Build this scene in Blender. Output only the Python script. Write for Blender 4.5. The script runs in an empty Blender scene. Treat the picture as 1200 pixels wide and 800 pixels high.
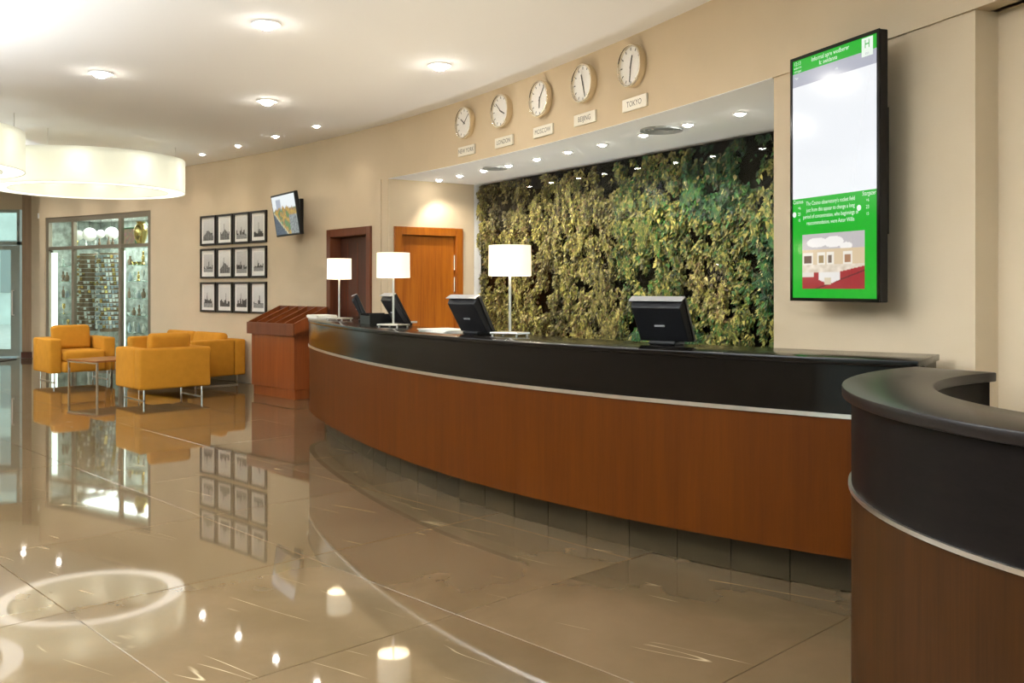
import bpy, bmesh, math, random
from math import sin, cos, pi, radians, sqrt, atan2, degrees
from mathutils import Vector, Matrix, noise

sc = bpy.context.scene
COL = sc.collection
random.seed(7)
D = bpy.data

# ------------------------------------------------------------------ camera
F, HC, YH = 1100.0, 1.42, 336.0          # focal length in pixels, eye height, horizon row
cam_d = D.cameras.new('camera'); cam = D.objects.new('camera', cam_d); COL.objects.link(cam)
cam.location = (0, 0, HC); cam.rotation_euler = (pi/2, 0, 0)
cam_d.sensor_width = 36; cam_d.lens = F/1200*36; cam_d.shift_y = -(400-YH)/1200
cam_d.clip_start = .05; cam_d.clip_end = 200
sc.camera = cam

# ------------------------------------------------------------------ world, exposure
w = D.worlds.new('world'); sc.world = w; w.use_nodes = True
bg = w.node_tree.nodes['Background']; bg.inputs[0].default_value = (.80, .93, .92, 1); bg.inputs[1].default_value = 1.7
vs = sc.view_settings
vs.view_transform = 'Standard'; vs.look = 'None'; vs.gamma = 1; vs.exposure = 0.36
vs.use_curve_mapping = False
WARM = (1, .91, .78)
P_ROW, P_BIG, P_SOFFIT, P_RING, P_FILL_UP, P_FILL_BAR = 14, 22, 30, 15, 1500, 20     # lamp powers; the last two drive added fill lamps
ZC, ZS = 3.35, 2.70                                  # ceiling, soffit height

# ------------------------------------------------------------------ helpers
def px(x, y, z):
    Y = F*(HC-z)/(y-YH); return Vector(((x-600)/F*Y, Y, z))
def pxd(x, y, Y): return Vector(((x-600)/F*Y, Y, HC-(y-YH)/F*Y))
CX, CY, R = -20.690, -3.450, 24.105                  # the big curved wall
def wall(t, off=0, z=0): return Vector((CX+(R-off)*cos(t), CY+(R-off)*sin(t), z))
def th(x, off=0):
    u = (x-600)/F; a = u*u+1; b = -2*(u*CX+CY); c = CX*CX+CY*CY-(R-off)**2
    Y = (-b+sqrt(b*b-4*a*c))/(2*a); return atan2(Y-CY, u*Y-CX)

def tag(o, label=None, cat=None, group=None, kind=None):
    if label: o['label'] = label
    if cat: o['category'] = cat
    if group: o['group'] = group
    if kind: o['kind'] = kind
    return o
def link(o, parent=None):
    COL.objects.link(o)
    if parent: o.parent = parent
    return o
def thing(name, label, cat, loc=(0, 0, 0), rz=0, group=None):
    o = D.objects.new(name, None); o.empty_display_size = .1; link(o)
    o.location = loc; o.rotation_euler = (0, 0, rz)
    return tag(o, label, cat, group)
def copy_tree(o, parent=None):
    c = o.copy(); COL.objects.link(c); c.parent = parent
    for ch in list(o.children): copy_tree(ch, c)
    return c

class MB:
    def __init__(s): s.v = []; s.f = []; s.mi = []; s.m = 0
    def add(s, vs_, fs):
        n = len(s.v); s.v += [tuple(v) for v in vs_]
        for f in fs: s.f.append([i+n for i in f]); s.mi.append(s.m)
        return s
    def box(s, x0, x1, y0, y1, z0, z1):
        return s.hexa([(x0,y0,z0),(x1,y0,z0),(x1,y1,z0),(x0,y1,z0),(x0,y0,z1),(x1,y0,z1),(x1,y1,z1),(x0,y1,z1)])
    def hexa(s, p):
        return s.add(p, [(3,2,1,0),(4,5,6,7),(0,1,5,4),(1,2,6,5),(2,3,7,6),(3,0,4,7)])
    def prism(s, poly, z0, z1):                     # poly: list of (x, y)
        n = len(poly)
        a = sum(poly[i][0]*poly[(i+1)%n][1]-poly[(i+1)%n][0]*poly[i][1] for i in range(n))
        if a < 0: poly = poly[::-1]
        v = [(x, y, z0) for x, y in poly]+[(x, y, z1) for x, y in poly]
        return s.add(v, [list(range(n))[::-1], list(range(n, 2*n))]+[(i, (i+1)%n, n+(i+1)%n, n+i) for i in range(n)])
    def strip(s, A, B, z0, z1, close=False):        # solid between two plan curves A (front) and B (back)
        n = len(A)
        v = []
        for a, b in zip(A, B): v += [(a[0],a[1],z0),(b[0],b[1],z0),(b[0],b[1],z1),(a[0],a[1],z1)]
        fs = []
        for i in range(n-1 if not close else n):
            p = 4*i; q = 4*((i+1) % n)
            fs += [(p,p+3,q+3,q),(p+1,q+1,q+2,p+2),(p+3,p+2,q+2,q+3),(p,q,q+1,p+1)]
        if not close: fs += [(0,1,2,3),(4*n-1,4*n-2,4*n-3,4*n-4)]
        return s.add(v, fs)
    def cyl(s, c, r, z0, z1, n=24, axis='z', r2=None):
        r2 = r if r2 is None else r2; v = []
        for k, (z, rr) in enumerate(((z0, r), (z1, r2))):
            for i in range(n):
                a = 2*pi*i/n; x, y = rr*cos(a), rr*sin(a)
                v.append({'z': (c[0]+x, c[1]+y, z), 'y': (c[0]+x, z, c[1]-y), 'x': (z, c[0]+x, c[1]+y)}[axis])
        return s.add(v, [list(range(n))[::-1], list(range(n, 2*n))]+[(i, (i+1)%n, n+(i+1)%n, n+i) for i in range(n)])
    def lathe(s, prof, n=24, c=(0, 0), axis='z', closed=True):   # prof: (r, z) closed loop or open
        m = len(prof); v = []
        for i in range(n):
            a = 2*pi*i/n
            for r_, z in prof:
                x, y = r_*cos(a), r_*sin(a)
                v.append((c[0]+x, c[1]+y, z) if axis == 'z' else (c[0]+x, z, c[1]-y))
        fs = []
        for i in range(n):
            for j in range(m if closed else m-1):
                p, q = i*m+j, ((i+1)%n)*m+j; p2, q2 = i*m+(j+1)%m, ((i+1)%n)*m+(j+1)%m
                fs.append((p, q, q2, p2))
        return s.add(v, fs)
    def tube(s, pts, r, n=8):
        pts = [Vector(p) for p in pts]; rings = []
        for i, p in enumerate(pts):
            d = (pts[min(i+1, len(pts)-1)]-pts[max(i-1, 0)]).normalized()
            u = d.orthogonal().normalized(); w_ = d.cross(u)
            if i and rings:
                u0 = rings[-1][1]; u = (u0-d*u0.dot(d)).normalized(); w_ = d.cross(u)
            rings.append((p, u, w_))
        v = [p+u*(r*cos(2*pi*k/n))+w_*(r*sin(2*pi*k/n)) for p, u, w_ in rings for k in range(n)]
        fs = [(i*n+k, i*n+(k+1)%n, (i+1)*n+(k+1)%n, (i+1)*n+k) for i in range(len(pts)-1) for k in range(n)]
        fs += [list(range(n))[::-1], [(len(pts)-1)*n+k for k in range(n)]]
        return s.add(v, fs)
    def mesh(s, name, mats, bevel=0, seg=2, smooth=False, fix=True):
        me = D.meshes.new(name); me.from_pydata(s.v, [], s.f)
        for m in (mats if isinstance(mats, (list, tuple)) else [mats]): me.materials.append(m)
        for p, i in zip(me.polygons, s.mi): p.material_index = i
        bm = bmesh.new(); bm.from_mesh(me)
        if fix: bmesh.ops.recalc_face_normals(bm, faces=bm.faces)
        if bevel:
            es = [e for e in bm.edges if len(e.link_faces) == 2 and e.calc_face_angle() > .5]
            bmesh.ops.bevel(bm, geom=es, offset=bevel, segments=seg, profile=.5, affect='EDGES', clamp_overlap=True)
        bm.to_mesh(me); bm.free()
        if smooth:
            for p in me.polygons: p.use_smooth = True
            try: me.set_sharp_from_angle(angle=radians(40))
            except Exception: pass
        return me
    def build(s, name, mats, parent=None, **k):
        return link(D.objects.new(name, s.mesh(name, mats, **k)), parent)

def rbox(x0, x1, y0, y1, z0, z1): return MB().box(x0, x1, y0, y1, z0, z1)

def text_obj(name, s, size, mat, parent, loc, rot=(pi/2, 0, 0), align='CENTER', sx=1.0):
    cu = D.curves.new('t', 'FONT'); cu.body = s; cu.size = size; cu.align_x = align; cu.align_y = 'CENTER'; cu.resolution_u = 2
    to = D.objects.new('t', cu); COL.objects.link(to)
    dg = bpy.context.evaluated_depsgraph_get(); dg.update()
    me = D.meshes.new_from_object(to.evaluated_get(dg)); me.name = name
    D.objects.remove(to); D.curves.remove(cu)
    me.materials.clear(); me.materials.append(mat)
    o = link(D.objects.new(name, me), parent); o.location = loc; o.rotation_euler = rot; o.scale = (sx, 1, 1)
    return o

# ------------------------------------------------------------------ materials
def srgb(r, g, b):
    f = lambda c: (c/255/12.92 if c/255 <= .04045 else ((c/255+.055)/1.055)**2.4)
    return (f(r), f(g), f(b), 1)
def nodes(m):
    nt = m.node_tree; return nt, nt.nodes, nt.links, nt.nodes['Principled BSDF']
def mat(name, col, rough=.5, metal=0, spec=.5, coat=0, emit=None, es=0, bump=0, bscale=200, var=0, vscale=4):
    m = D.materials.new(name); m.use_nodes = True
    nt, N, L, b = nodes(m)
    c = col if len(col) == 4 else (*col, 1)
    b.inputs['Base Color'].default_value = c
    b.inputs['Roughness'].default_value = rough; b.inputs['Metallic'].default_value = metal
    b.inputs['Specular IOR Level'].default_value = spec; b.inputs['Coat Weight'].default_value = coat
    b.inputs['Coat Roughness'].default_value = .08
    if emit: b.inputs['Emission Color'].default_value = (*emit[:3], 1); b.inputs['Emission Strength'].default_value = es
    if bump or var:
        tc = N.new('ShaderNodeTexCoord')
    if bump:
        n = N.new('ShaderNodeTexNoise'); n.inputs['Scale'].default_value = bscale; n.inputs['Detail'].default_value = 2
        L.new(tc.outputs['Object'], n.inputs['Vector'])
        bu = N.new('ShaderNodeBump'); bu.inputs['Strength'].default_value = bump; bu.inputs['Distance'].default_value = .01
        L.new(n.outputs['Fac'], bu.inputs['Height']); L.new(bu.outputs['Normal'], b.inputs['Normal'])
    if var:
        n2 = N.new('ShaderNodeTexNoise'); n2.inputs['Scale'].default_value = vscale; n2.inputs['Detail'].default_value = 5
        L.new(tc.outputs['Object'], n2.inputs['Vector'])
        r = N.new('ShaderNodeValToRGB')
        r.color_ramp.elements[0].position = .3; r.color_ramp.elements[1].position = .7
        r.color_ramp.elements[0].color = tuple(v*(1-var) for v in c[:3])+(1,)
        r.color_ramp.elements[1].color = tuple(min(1, v*(1+var)) for v in c[:3])+(1,)
        L.new(n2.outputs['Fac'], r.inputs['Fac']); L.new(r.outputs['Color'], b.inputs['Base Color'])
    return m
def wood(name, c1, c2, rough=.35, coat=.0, scale=(14, 14, .9), spec=.5):
    m = D.materials.new(name); m.use_nodes = True
    nt, N, L, b = nodes(m)
    tc = N.new('ShaderNodeTexCoord'); mp = N.new('ShaderNodeMapping'); mp.inputs['Scale'].default_value = scale
    L.new(tc.outputs['Object'], mp.inputs['Vector'])
    n = N.new('ShaderNodeTexNoise'); n.inputs['Scale'].default_value = 1; n.inputs['Detail'].default_value = 6; n.inputs['Roughness'].default_value = .65
    L.new(mp.outputs['Vector'], n.inputs['Vector'])
    mp2 = N.new('ShaderNodeMapping'); mp2.inputs['Scale'].default_value = tuple(s*9 for s in scale[:2])+(scale[2]*4,)
    L.new(tc.outputs['Object'], mp2.inputs['Vector'])
    n2 = N.new('ShaderNodeTexNoise'); n2.inputs['Scale'].default_value = 1; n2.inputs['Detail'].default_value = 3
    L.new(mp2.outputs['Vector'], n2.inputs['Vector'])
    mx = N.new('ShaderNodeMix'); mx.inputs['Factor'].default_value = .35
    L.new(n.outputs['Fac'], mx.inputs['A']); L.new(n2.outputs['Fac'], mx.inputs['B'])
    r = N.new('ShaderNodeValToRGB'); r.color_ramp.elements[0].position = .35; r.color_ramp.elements[1].position = .65
    r.color_ramp.elements[0].color = c1; r.color_ramp.elements[1].color = c2
    L.new(mx.outputs['Result'], r.inputs['Fac']); L.new(r.outputs['Color'], b.inputs['Base Color'])
    b.inputs['Roughness'].default_value = rough; b.inputs['Coat Weight'].default_value = coat; b.inputs['Coat Roughness'].default_value = .12
    b.inputs['Specular IOR Level'].default_value = spec
    return m
def emis(name, col, s, body=(.8, .8, .8)):
    return mat(name, body, .5, emit=col, es=s)
def glass(name, tint=(1, 1, 1), refl=1.0, rough=0.0, ior=1.5):
    m = D.materials.new(name); m.use_nodes = True; nt = m.node_tree; N = nt.nodes; L = nt.links
    N.clear(); out = N.new('ShaderNodeOutputMaterial'); t = N.new('ShaderNodeBsdfTransparent'); t.inputs[0].default_value = (*tint, 1)
    g = N.new('ShaderNodeBsdfGlossy'); g.inputs['Roughness'].default_value = rough
    lw_ = N.new('ShaderNodeLayerWeight'); lw_.inputs['Blend'].default_value = .5   # Schlick reflectance of a thin pane
    pw = N.new('ShaderNodeMath'); pw.operation = 'POWER'; pw.inputs[1].default_value = 5; L.new(lw_.outputs['Facing'], pw.inputs[0])
    fr = N.new('ShaderNodeMath'); fr.operation = 'MULTIPLY_ADD'; fr.inputs[1].default_value = .96; fr.inputs[2].default_value = .04; L.new(pw.outputs[0], fr.inputs[0])
    mu = N.new('ShaderNodeMath'); mu.operation = 'MULTIPLY'; mu.inputs[1].default_value = refl; mu.use_clamp = True
    mx = N.new('ShaderNodeMixShader'); L.new(fr.outputs[0], mu.inputs[0]); L.new(mu.outputs[0], mx.inputs[0])
    L.new(t.outputs[0], mx.inputs[1]); L.new(g.outputs[0], mx.inputs[2]); L.new(mx.outputs[0], out.inputs[0])
    return m
def attr_mat(name, rough=.5, emission=0.0, spec=.5, translucent=0):
    m = D.materials.new(name); m.use_nodes = True; nt, N, L, b = nodes(m)
    a = N.new('ShaderNodeAttribute'); a.attribute_name = 'tint'
    b.inputs['Roughness'].default_value = rough; b.inputs['Specular IOR Level'].default_value = spec
    if emission:
        b.inputs['Base Color'].default_value = (.02, .02, .02, 1)
        L.new(a.outputs['Color'], b.inputs['Emission Color']); b.inputs['Emission Strength'].default_value = emission
    else:
        L.new(a.outputs['Color'], b.inputs['Base Color'])
    return m

def marble(name, c0, c1, c2, vein, rough, veinamt=1.0, ior=1.45):
    m = D.materials.new(name); m.use_nodes = True; nt, N, L, b = nodes(m)
    g = N.new('ShaderNodeNewGeometry'); oi = N.new('ShaderNodeObjectInfo')
    ad = N.new('ShaderNodeVectorMath'); ad.operation = 'MULTIPLY_ADD'
    L.new(oi.outputs['Random'], ad.inputs[0]); ad.inputs[1].default_value = (41, 23, 7); L.new(g.outputs['Position'], ad.inputs[2])
    n = N.new('ShaderNodeTexNoise'); n.inputs['Scale'].default_value = 1.1; n.inputs['Detail'].default_value = 7; n.inputs['Roughness'].default_value = .55; n.inputs['Distortion'].default_value = .3
    L.new(ad.outputs[0], n.inputs['Vector'])
    r = N.new('ShaderNodeValToRGB'); e = r.color_ramp.elements; e[0].position = .22; e[0].color = c0; e[1].position = .8; e[1].color = c2
    x = e.new(.5); x.color = c1
    L.new(n.outputs['Fac'], r.inputs['Fac'])
    # thin pale veins: ridge of a stretched, distorted noise, broken by a second noise
    du = N.new('ShaderNodeVectorMath'); du.operation = 'DOT_PRODUCT'; du.inputs[1].default_value = (.83*.14, -.56*.14, 0); L.new(ad.outputs[0], du.inputs[0])
    dv = N.new('ShaderNodeVectorMath'); dv.operation = 'DOT_PRODUCT'; dv.inputs[1].default_value = (.56*1.2, .83*1.2, 1.0); L.new(ad.outputs[0], dv.inputs[0])
    mp = N.new('ShaderNodeCombineXYZ'); L.new(du.outputs['Value'], mp.inputs[0]); L.new(dv.outputs['Value'], mp.inputs[1])
    n2 = N.new('ShaderNodeTexNoise'); n2.inputs['Scale'].default_value = 1.7; n2.inputs['Detail'].default_value = 3; n2.inputs['Roughness'].default_value = .5; n2.inputs['Distortion'].default_value = .0
    L.new(mp.outputs[0], n2.inputs['Vector'])
    s1 = N.new('ShaderNodeMath'); s1.operation = 'SUBTRACT'; s1.inputs[1].default_value = .5; L.new(n2.outputs['Fac'], s1.inputs[0])
    s2 = N.new('ShaderNodeMath'); s2.operation = 'ABSOLUTE'; L.new(s1.outputs[0], s2.inputs[0])
    mr = N.new('ShaderNodeMapRange'); mr.inputs['From Min'].default_value = 0; mr.inputs['From Max'].default_value = .0032; mr.inputs['To Min'].default_value = 1; mr.inputs['To Max'].default_value = 0
    L.new(s2.outputs[0], mr.inputs['Value'])
    n3 = N.new('ShaderNodeTexNoise'); n3.inputs['Scale'].default_value = 2.6; n3.inputs['Detail'].default_value = 2; L.new(ad.outputs[0], n3.inputs['Vector'])
    mr3 = N.new('ShaderNodeMapRange'); mr3.inputs['From Min'].default_value = .52; mr3.inputs['From Max'].default_value = .68; L.new(n3.outputs['Fac'], mr3.inputs['Value'])
    mu = N.new('ShaderNodeMath'); mu.operation = 'MULTIPLY'; L.new(mr.outputs[0], mu.inputs[0]); L.new(mr3.outputs[0], mu.inputs[1])
    mu2 = N.new('ShaderNodeMath'); mu2.operation = 'MULTIPLY'; mu2.inputs[1].default_value = veinamt; mu2.use_clamp = True; L.new(mu.outputs[0], mu2.inputs[0])
    mx = N.new('ShaderNodeMix'); mx.data_type = 'RGBA'; L.new(mu2.outputs[0], mx.inputs['Factor']); L.new(r.outputs['Color'], mx.inputs['A']); mx.inputs['B'].default_value = vein
    L.new(mx.outputs['Result'], b.inputs['Base Color'])
    b.inputs['Roughness'].default_value = rough; b.inputs['IOR'].default_value = ior
    return m

M = {}
M['wall'] = mat('wall_vinyl', srgb(202, 184, 156), .75, bump=.12, bscale=260, var=.03, vscale=2.2, spec=.25)
M['ceil'] = mat('ceiling_paint', (.86, .86, .85), .9, spec=.2)
M['soffit'] = mat('soffit_paint', (.86, .88, .88), .8, spec=.2)
M['floor'] = marble('polished_marble', srgb(88, 72, 50), srgb(99, 82, 58), srgb(117, 97, 72), srgb(200, 182, 150), .036, .8)
M['plinth'] = marble('plinth_marble', srgb(52, 42, 26), srgb(60, 50, 32), srgb(76, 62, 42), srgb(190, 170, 140), .5, .5, 1.25)
M['cherry'] = wood('cherry_veneer', srgb(70, 31, 0), srgb(82, 39, 0), .5, .0, spec=.1)
M['orangewood'] = wood('door_veneer', srgb(132, 66, 8), srgb(170, 98, 22), .35, .2)  # orange veneer of the door in the recess
M['mahog'] = wood('mahogany', srgb(92, 46, 24), srgb(116, 62, 34), .4, .2)
M['mahogd'] = wood('mahogany_dark', srgb(62, 28, 14), srgb(82, 38, 20), .4, .2)
M['stand'] = wood('stand_veneer', srgb(118, 56, 20), srgb(142, 74, 30), .38, .2)
M['walnut'] = wood('walnut_veneer', srgb(40, 21, 5), srgb(60, 34, 10), .45, .0, spec=.12)
M['black'] = mat('black_lacquer', srgb(14, 11, 9), .14, spec=.22)
M['wenge'] = wood('wenge_top', srgb(18, 14, 13), srgb(30, 24, 21), .32, .0, scale=(3, 40, 40), spec=.25)
M['wenged'] = wood('wenge_band', srgb(14, 11, 10), srgb(22, 18, 16), .4, .0, scale=(4, 4, 30), spec=.08)
M['steel'] = mat('brushed_steel', (.75, .73, .70), .3, 1)
M['chrome'] = mat('chrome', (.85, .85, .86), .08, 1)
M['gold'] = mat('mustard_fabric', srgb(190, 130, 40), .9, spec=.15, bump=.25, bscale=320, var=.06, vscale=9)
M['table'] = wood('table_veneer', srgb(132, 78, 34), srgb(158, 98, 48), .3, .3)
M['plastic'] = mat('black_plastic', srgb(12, 12, 13), .4, spec=.35)
M['plastic2'] = mat('dark_grey_plastic', srgb(22, 22, 24), .45, spec=.3)
M['silver'] = mat('silver_plastic', (.42, .42, .43), .35, .3)
M['white'] = mat('white_enamel', (.85, .85, .83), .4)
M['paper'] = mat('paper', (.82, .78, .70), .8)
M['frame'] = mat('black_picture_frame', srgb(34, 28, 24), .35)
M['matb'] = mat('picture_mat', (.84, .82, .78), .8)
M['shade'] = mat('lit_lamp_shade', (.9, .85, .75), .8, emit=(1, .88, .62), es=.66)
M['ringw'] = mat('lit_pendant_fabric', (.85, .84, .78), .8, emit=(1, .97, .84), es=.12)
m = M['ringw']; nt, N_, L_, b_ = nodes(m); tr = N_.new('ShaderNodeBsdfTranslucent'); tr.inputs[0].default_value = (.84, .85, .80, 1)
mx_ = N_.new('ShaderNodeMixShader'); mx_.inputs[0].default_value = .55; L_.new(b_.outputs[0], mx_.inputs[1]); L_.new(tr.outputs[0], mx_.inputs[2]); L_.new(mx_.outputs[0], N_['Material Output'].inputs[0])
M['ringd'] = mat('lit_pendant_diffuser', (.9, .9, .86), .6, emit=(1, .98, .88), es=2.0)
M['lens'] = emis('downlight_lens', (1, .95, .85), 110)
M['trim'] = mat('downlight_trim', (.85, .85, .84), .35, spec=.5)
M['vent'] = mat('vent_grille', (.38, .40, .40), .5)
M['clockface'] = mat('clock_face', (.84, .82, .79), .45)
M['clockink'] = mat('clock_ink', (.03, .03, .03), .5)
M['goldmetal'] = mat('champagne_metal', (.80, .73, .60), .16, 1)
M['plate'] = mat('name_plate', (.78, .74, .64), .4, .1)
M['alu'] = mat('taupe_metal', srgb(134, 124, 108), .4, .3)
M['alug'] = mat('grey_green_metal', srgb(150, 158, 148), .4, .3)
M['column'] = wood('column_veneer', srgb(132, 106, 78), srgb(156, 128, 98), .4)
M['pane'] = glass('window_glass', (.93, .98, .95))
M['panelglass'] = glass('panel_glass', (1, 1, 1), .32, .02)
M['shelfglass'] = glass('shelf_glass', (.80, .93, .88), 2.0)
M['strip'] = emis('light_tube', (.88, 1, .92), 2.6)
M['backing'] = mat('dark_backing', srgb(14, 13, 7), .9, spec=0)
M['leaf'] = attr_mat('ivy_leaves', .5, spec=.35)
M['print'] = attr_mat('monochrome_print', .6)
M['screen'] = attr_mat('lit_screen_picture', .15, .72)
M['scr_green'] = mat('screen_green', (0, .02, 0), .12, emit=(.004, .46, .022), es=.72)
M['scr_white'] = mat('screen_white', (.02, .02, .02), .12, emit=(.90, .93, .97), es=.72)
M['scr_grey'] = mat('screen_grey', (.02, .02, .02), .12, emit=(.44, .46, .55), es=.72)
M['scr_text'] = mat('screen_text', (.02, .02, .02), .3, emit=(.85, .95, .85), es=.72)
M['shopwall'] = mat('shop_wall', (.36, .40, .37), .18, spec=.8, var=.45, vscale=9)
M['ceramic'] = mat('pale_ceramic', (.72, .74, .72), .2, coat=.4)
M['bluegrey'] = mat('blue_grey_ceramic', (.30, .36, .40), .2, coat=.4)
M['brownglaze'] = mat('brown_glaze', (.22, .14, .09), .25, coat=.4)
M['clearglass'] = glass('clear_glass', (.85, .92, .90), 3.0)
M['goldware'] = mat('gold_ware', (.80, .58, .22), .22, 1)
M['asphalt'] = mat('street_paving', (.42, .46, .44), .9, var=.1)
M['mat'] = mat('entrance_mat', srgb(96, 88, 76), .95, bump=.3, bscale=300)
M['outwall'] = mat('pale_render', (.52, .62, .60), .8, var=.12, vscale=1.2)

# ================================================================== THE SETTING
def arc(t0, t1, off, n=None):
    n = n or max(2, int(abs(t1-t0)*R/.25)+1)
    return [wall(t0+(t1-t0)*i/(n-1), off) for i in range(n)]
def arc_wall(name, t0, t1, z0, z1, off=0, thick=.14, m=None, parent=None):
    A = arc(t0, t1, off); B = arc(t0, t1, off-thick)
    o = MB().strip(A, B, z0, z1).build(name, m or M['wall'], parent, smooth=True)
    if not parent: tag(o, kind='structure')
    return o

T_A, T_P0, T_P1 = th(455), th(904.5), th(1140)      # recess edge, pier left edge, pier right edge
T_END = radians(-22)
# floor slab + slabs of stone
fl = rbox(-14, 6, -7, 20, -.2, -.004).build('floor', M['floor']); tag(fl, kind='structure')
tile_me = None
A45 = radians(-46); TS = 1.2
e1 = Vector((cos(A45), sin(A45), 0)); e2 = Vector((-sin(A45), cos(A45), 0)); O = Vector((-1.94, 4.10, 0))
tb = MB().box(-TS/2+.002, TS/2-.002, -TS/2+.002, TS/2-.002, -.02, 0)
tile_me = tb.mesh('floor_tile', M['floor'], bevel=.0015, seg=1)
rt = random.Random(3)
for i in range(-16, 17):
    for j in range(-14, 18):
        c = O+e1*((i+.5)*TS)+e2*((j+.5)*TS)
        if c.y < 2.2 or c.y > 18.2 or abs(c.x) > .60*c.y+1.3: continue
        if Vector((c.x-CX, c.y-CY)).length > R-.5: continue
        if (Vector((c.x, c.y))-Vector((5.95, 10.685))).length < 7.85-1.2 and c.y < 11.0 and c.x > -1.2: continue
        o = link(D.objects.new('floor_tile', tile_me), fl); o.location = c
        o.rotation_euler = (rt.uniform(-.0009, .0009), rt.uniform(-.0009, .0009), A45)
# ceiling
ce = rbox(-14, 6, -7, 20, ZC, ZC+.15).build('ceiling', M['ceil']); tag(ce, kind='structure')
# curved wall, left of the recess, with openings for door 1 and the shop window
T_D0, T_D1 = th(386), th(434.5)
T_S1, T_S0 = th(176.5), th(53)
DZ = 2.13
wl = arc_wall('wall_back', T_A, T_D1, 0, ZC)
arc_wall('wall_over_door', T_D1, T_D0, DZ, ZC, parent=wl)
arc_wall('wall_middle', T_D0, T_S1, 0, ZC, parent=wl)
arc_wall('wall_over_window', T_S1, T_S0, ZS, ZC, parent=wl)
T_L = th(46)
arc_wall('wall_end', T_S0, T_L, 0, ZC, parent=wl)
# bulkhead above the recess and on towards the viewer
bh = arc_wall('wall_upper', T_END, T_A, ZS, ZC)
# recess: side wall (door 2), back wall, soffit, closing side
V0 = px(555.5, 216.3, ZS); V0.z = 0
V1 = px(903.5, 150.7, ZS); V1.z = 0
vd = (V1-V0).normalized(); vn = Vector((vd.y, -vd.x, 0))
if vn.y > 0: vn = -vn                                 # into the room
V2 = V0+vd*5.55
PA = wall(T_A); PP = wall(T_P0)
sd = (V0-PA).normalized(); sn = Vector((sd.y, -sd.x, 0)); 
if sn.y > 0: sn = -sn
# door 2 opening in the side wall
def u_side(x):                                        # pixel column -> metres along the side wall
    k = (x-600)/F; return (k*PA.y-PA.x)/(sd.x-k*sd.y)
u0, u1 = u_side(462.3), u_side(540.7); LS = (V0-PA).length
def side(u, off=0, z=0): return PA+sd*u+sn*off+Vector((0, 0, z))
def plan_wall(name, a, b, z0, z1, nrm, thick=.14, m=None, parent=None):
    q = [a, b, b-nrm*thick, a-nrm*thick]
    o = MB().prism([(v.x, v.y) for v in q], z0, z1).build(name, m or M['wall'], parent)
    if not parent: tag(o, kind='structure')
    return o
ws = plan_wall('wall_recess', side(.0), side(u0), 0, ZS, sn)
plan_wall('wall_beyond_door', side(u1), side(LS), 0, ZS, sn, parent=ws)
plan_wall('wall_over_door', side(u0), side(u1), 2.12, ZS, sn, parent=ws)
plan_wall('wall_behind_panel', V0-vn*.16, V2-vn*.16, 0, ZS, vn, parent=ws)
so = MB().prism([(v.x, v.y) for v in [V0-vn*.3+sd*0, V2-vn*.3]+[wall(T_P0+(T_A-T_P0)*i/24, .0005) for i in range(25)]], ZS-.004, ZS).build('ceiling', M['soffit'])
tag(so, kind='structure'); so.name = 'ceiling_recess'
# pier with the big screen, set 2 cm behind the bulkhead, and the shallow recess beyond it
pier = MB().strip(arc(T_P1, T_P0, -.015), arc(T_P1, T_P0, -1.4), 0, ZS).build('wall_right', M['wall'], smooth=True); tag(pier, kind='structure')
ar = arc_wall('wall_front_right', T_END, T_P1+.002, 0, ZS, off=-.15, thick=.2)
MB().strip(arc(T_END, T_P1, -.10), arc(T_END, T_P1, -.34), ZS, ZS+.05).build('recess_soffit', M['wall'], ar)
# the rest of the hall: added daylight windows behind the viewer, left wall, entrance front
lw = rbox(-14.2, -14, -7, 19.25, 0, ZC).build('wall_left', M['wall']); tag(lw, kind='structure')
xs = [-14, -13.4, -9.6, -9.0, -5.2, -4.6, -.8, -.2, 3.6, 4.6]
bf = MB()
for k in range(0, len(xs), 2): bf.box(xs[k], xs[k+1], -7.2, -7, 0, ZC)
for k in range(1, len(xs)-1, 2): bf.box(xs[k], xs[k+1], -7.2, -7, 3.1, ZC); bf.box(xs[k], xs[k+1], -7.2, -7, 0, .1)
wb = bf.build('wall_front', M['wall']); tag(wb, kind='structure')
for n_, k in enumerate(range(1, len(xs)-1, 2)):  # unseen windows, put in so daylight helps brighten the ceiling
    fill_window = thing('window_%d' % (n_+2), None, None, ((xs[k]+xs[k+1])/2, -7.1, 0)); tag(fill_window, kind='structure')
    h = (xs[k+1]-xs[k])/2
    f_ = MB().box(-h, -h+.06, -.04, .04, .1, 3.1).box(h-.06, h, -.04, .04, .1, 3.1).box(-.03, .03, -.04, .04, .1, 3.1).box(-h+.06, h-.06, -.03, .03, 2.3, 2.36)
    f_.build('window_frame', M['alug'], fill_window)
    for s in (-1, 1): rbox(*sorted((s*.03, s*(h-.06))), -.006, .006, .1, 3.1).build('pane', M['pane'], fill_window)
# street outside
gr = rbox(-45, 12, 20.0, 60, -.25, -.02).build('street_ground', M['asphalt']); tag(gr, kind='structure')
gr2 = rbox(-45, 30, -40, -7.2, -.25, -.02).build('street_ground', M['asphalt']); tag(gr2, kind='structure')

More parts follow.
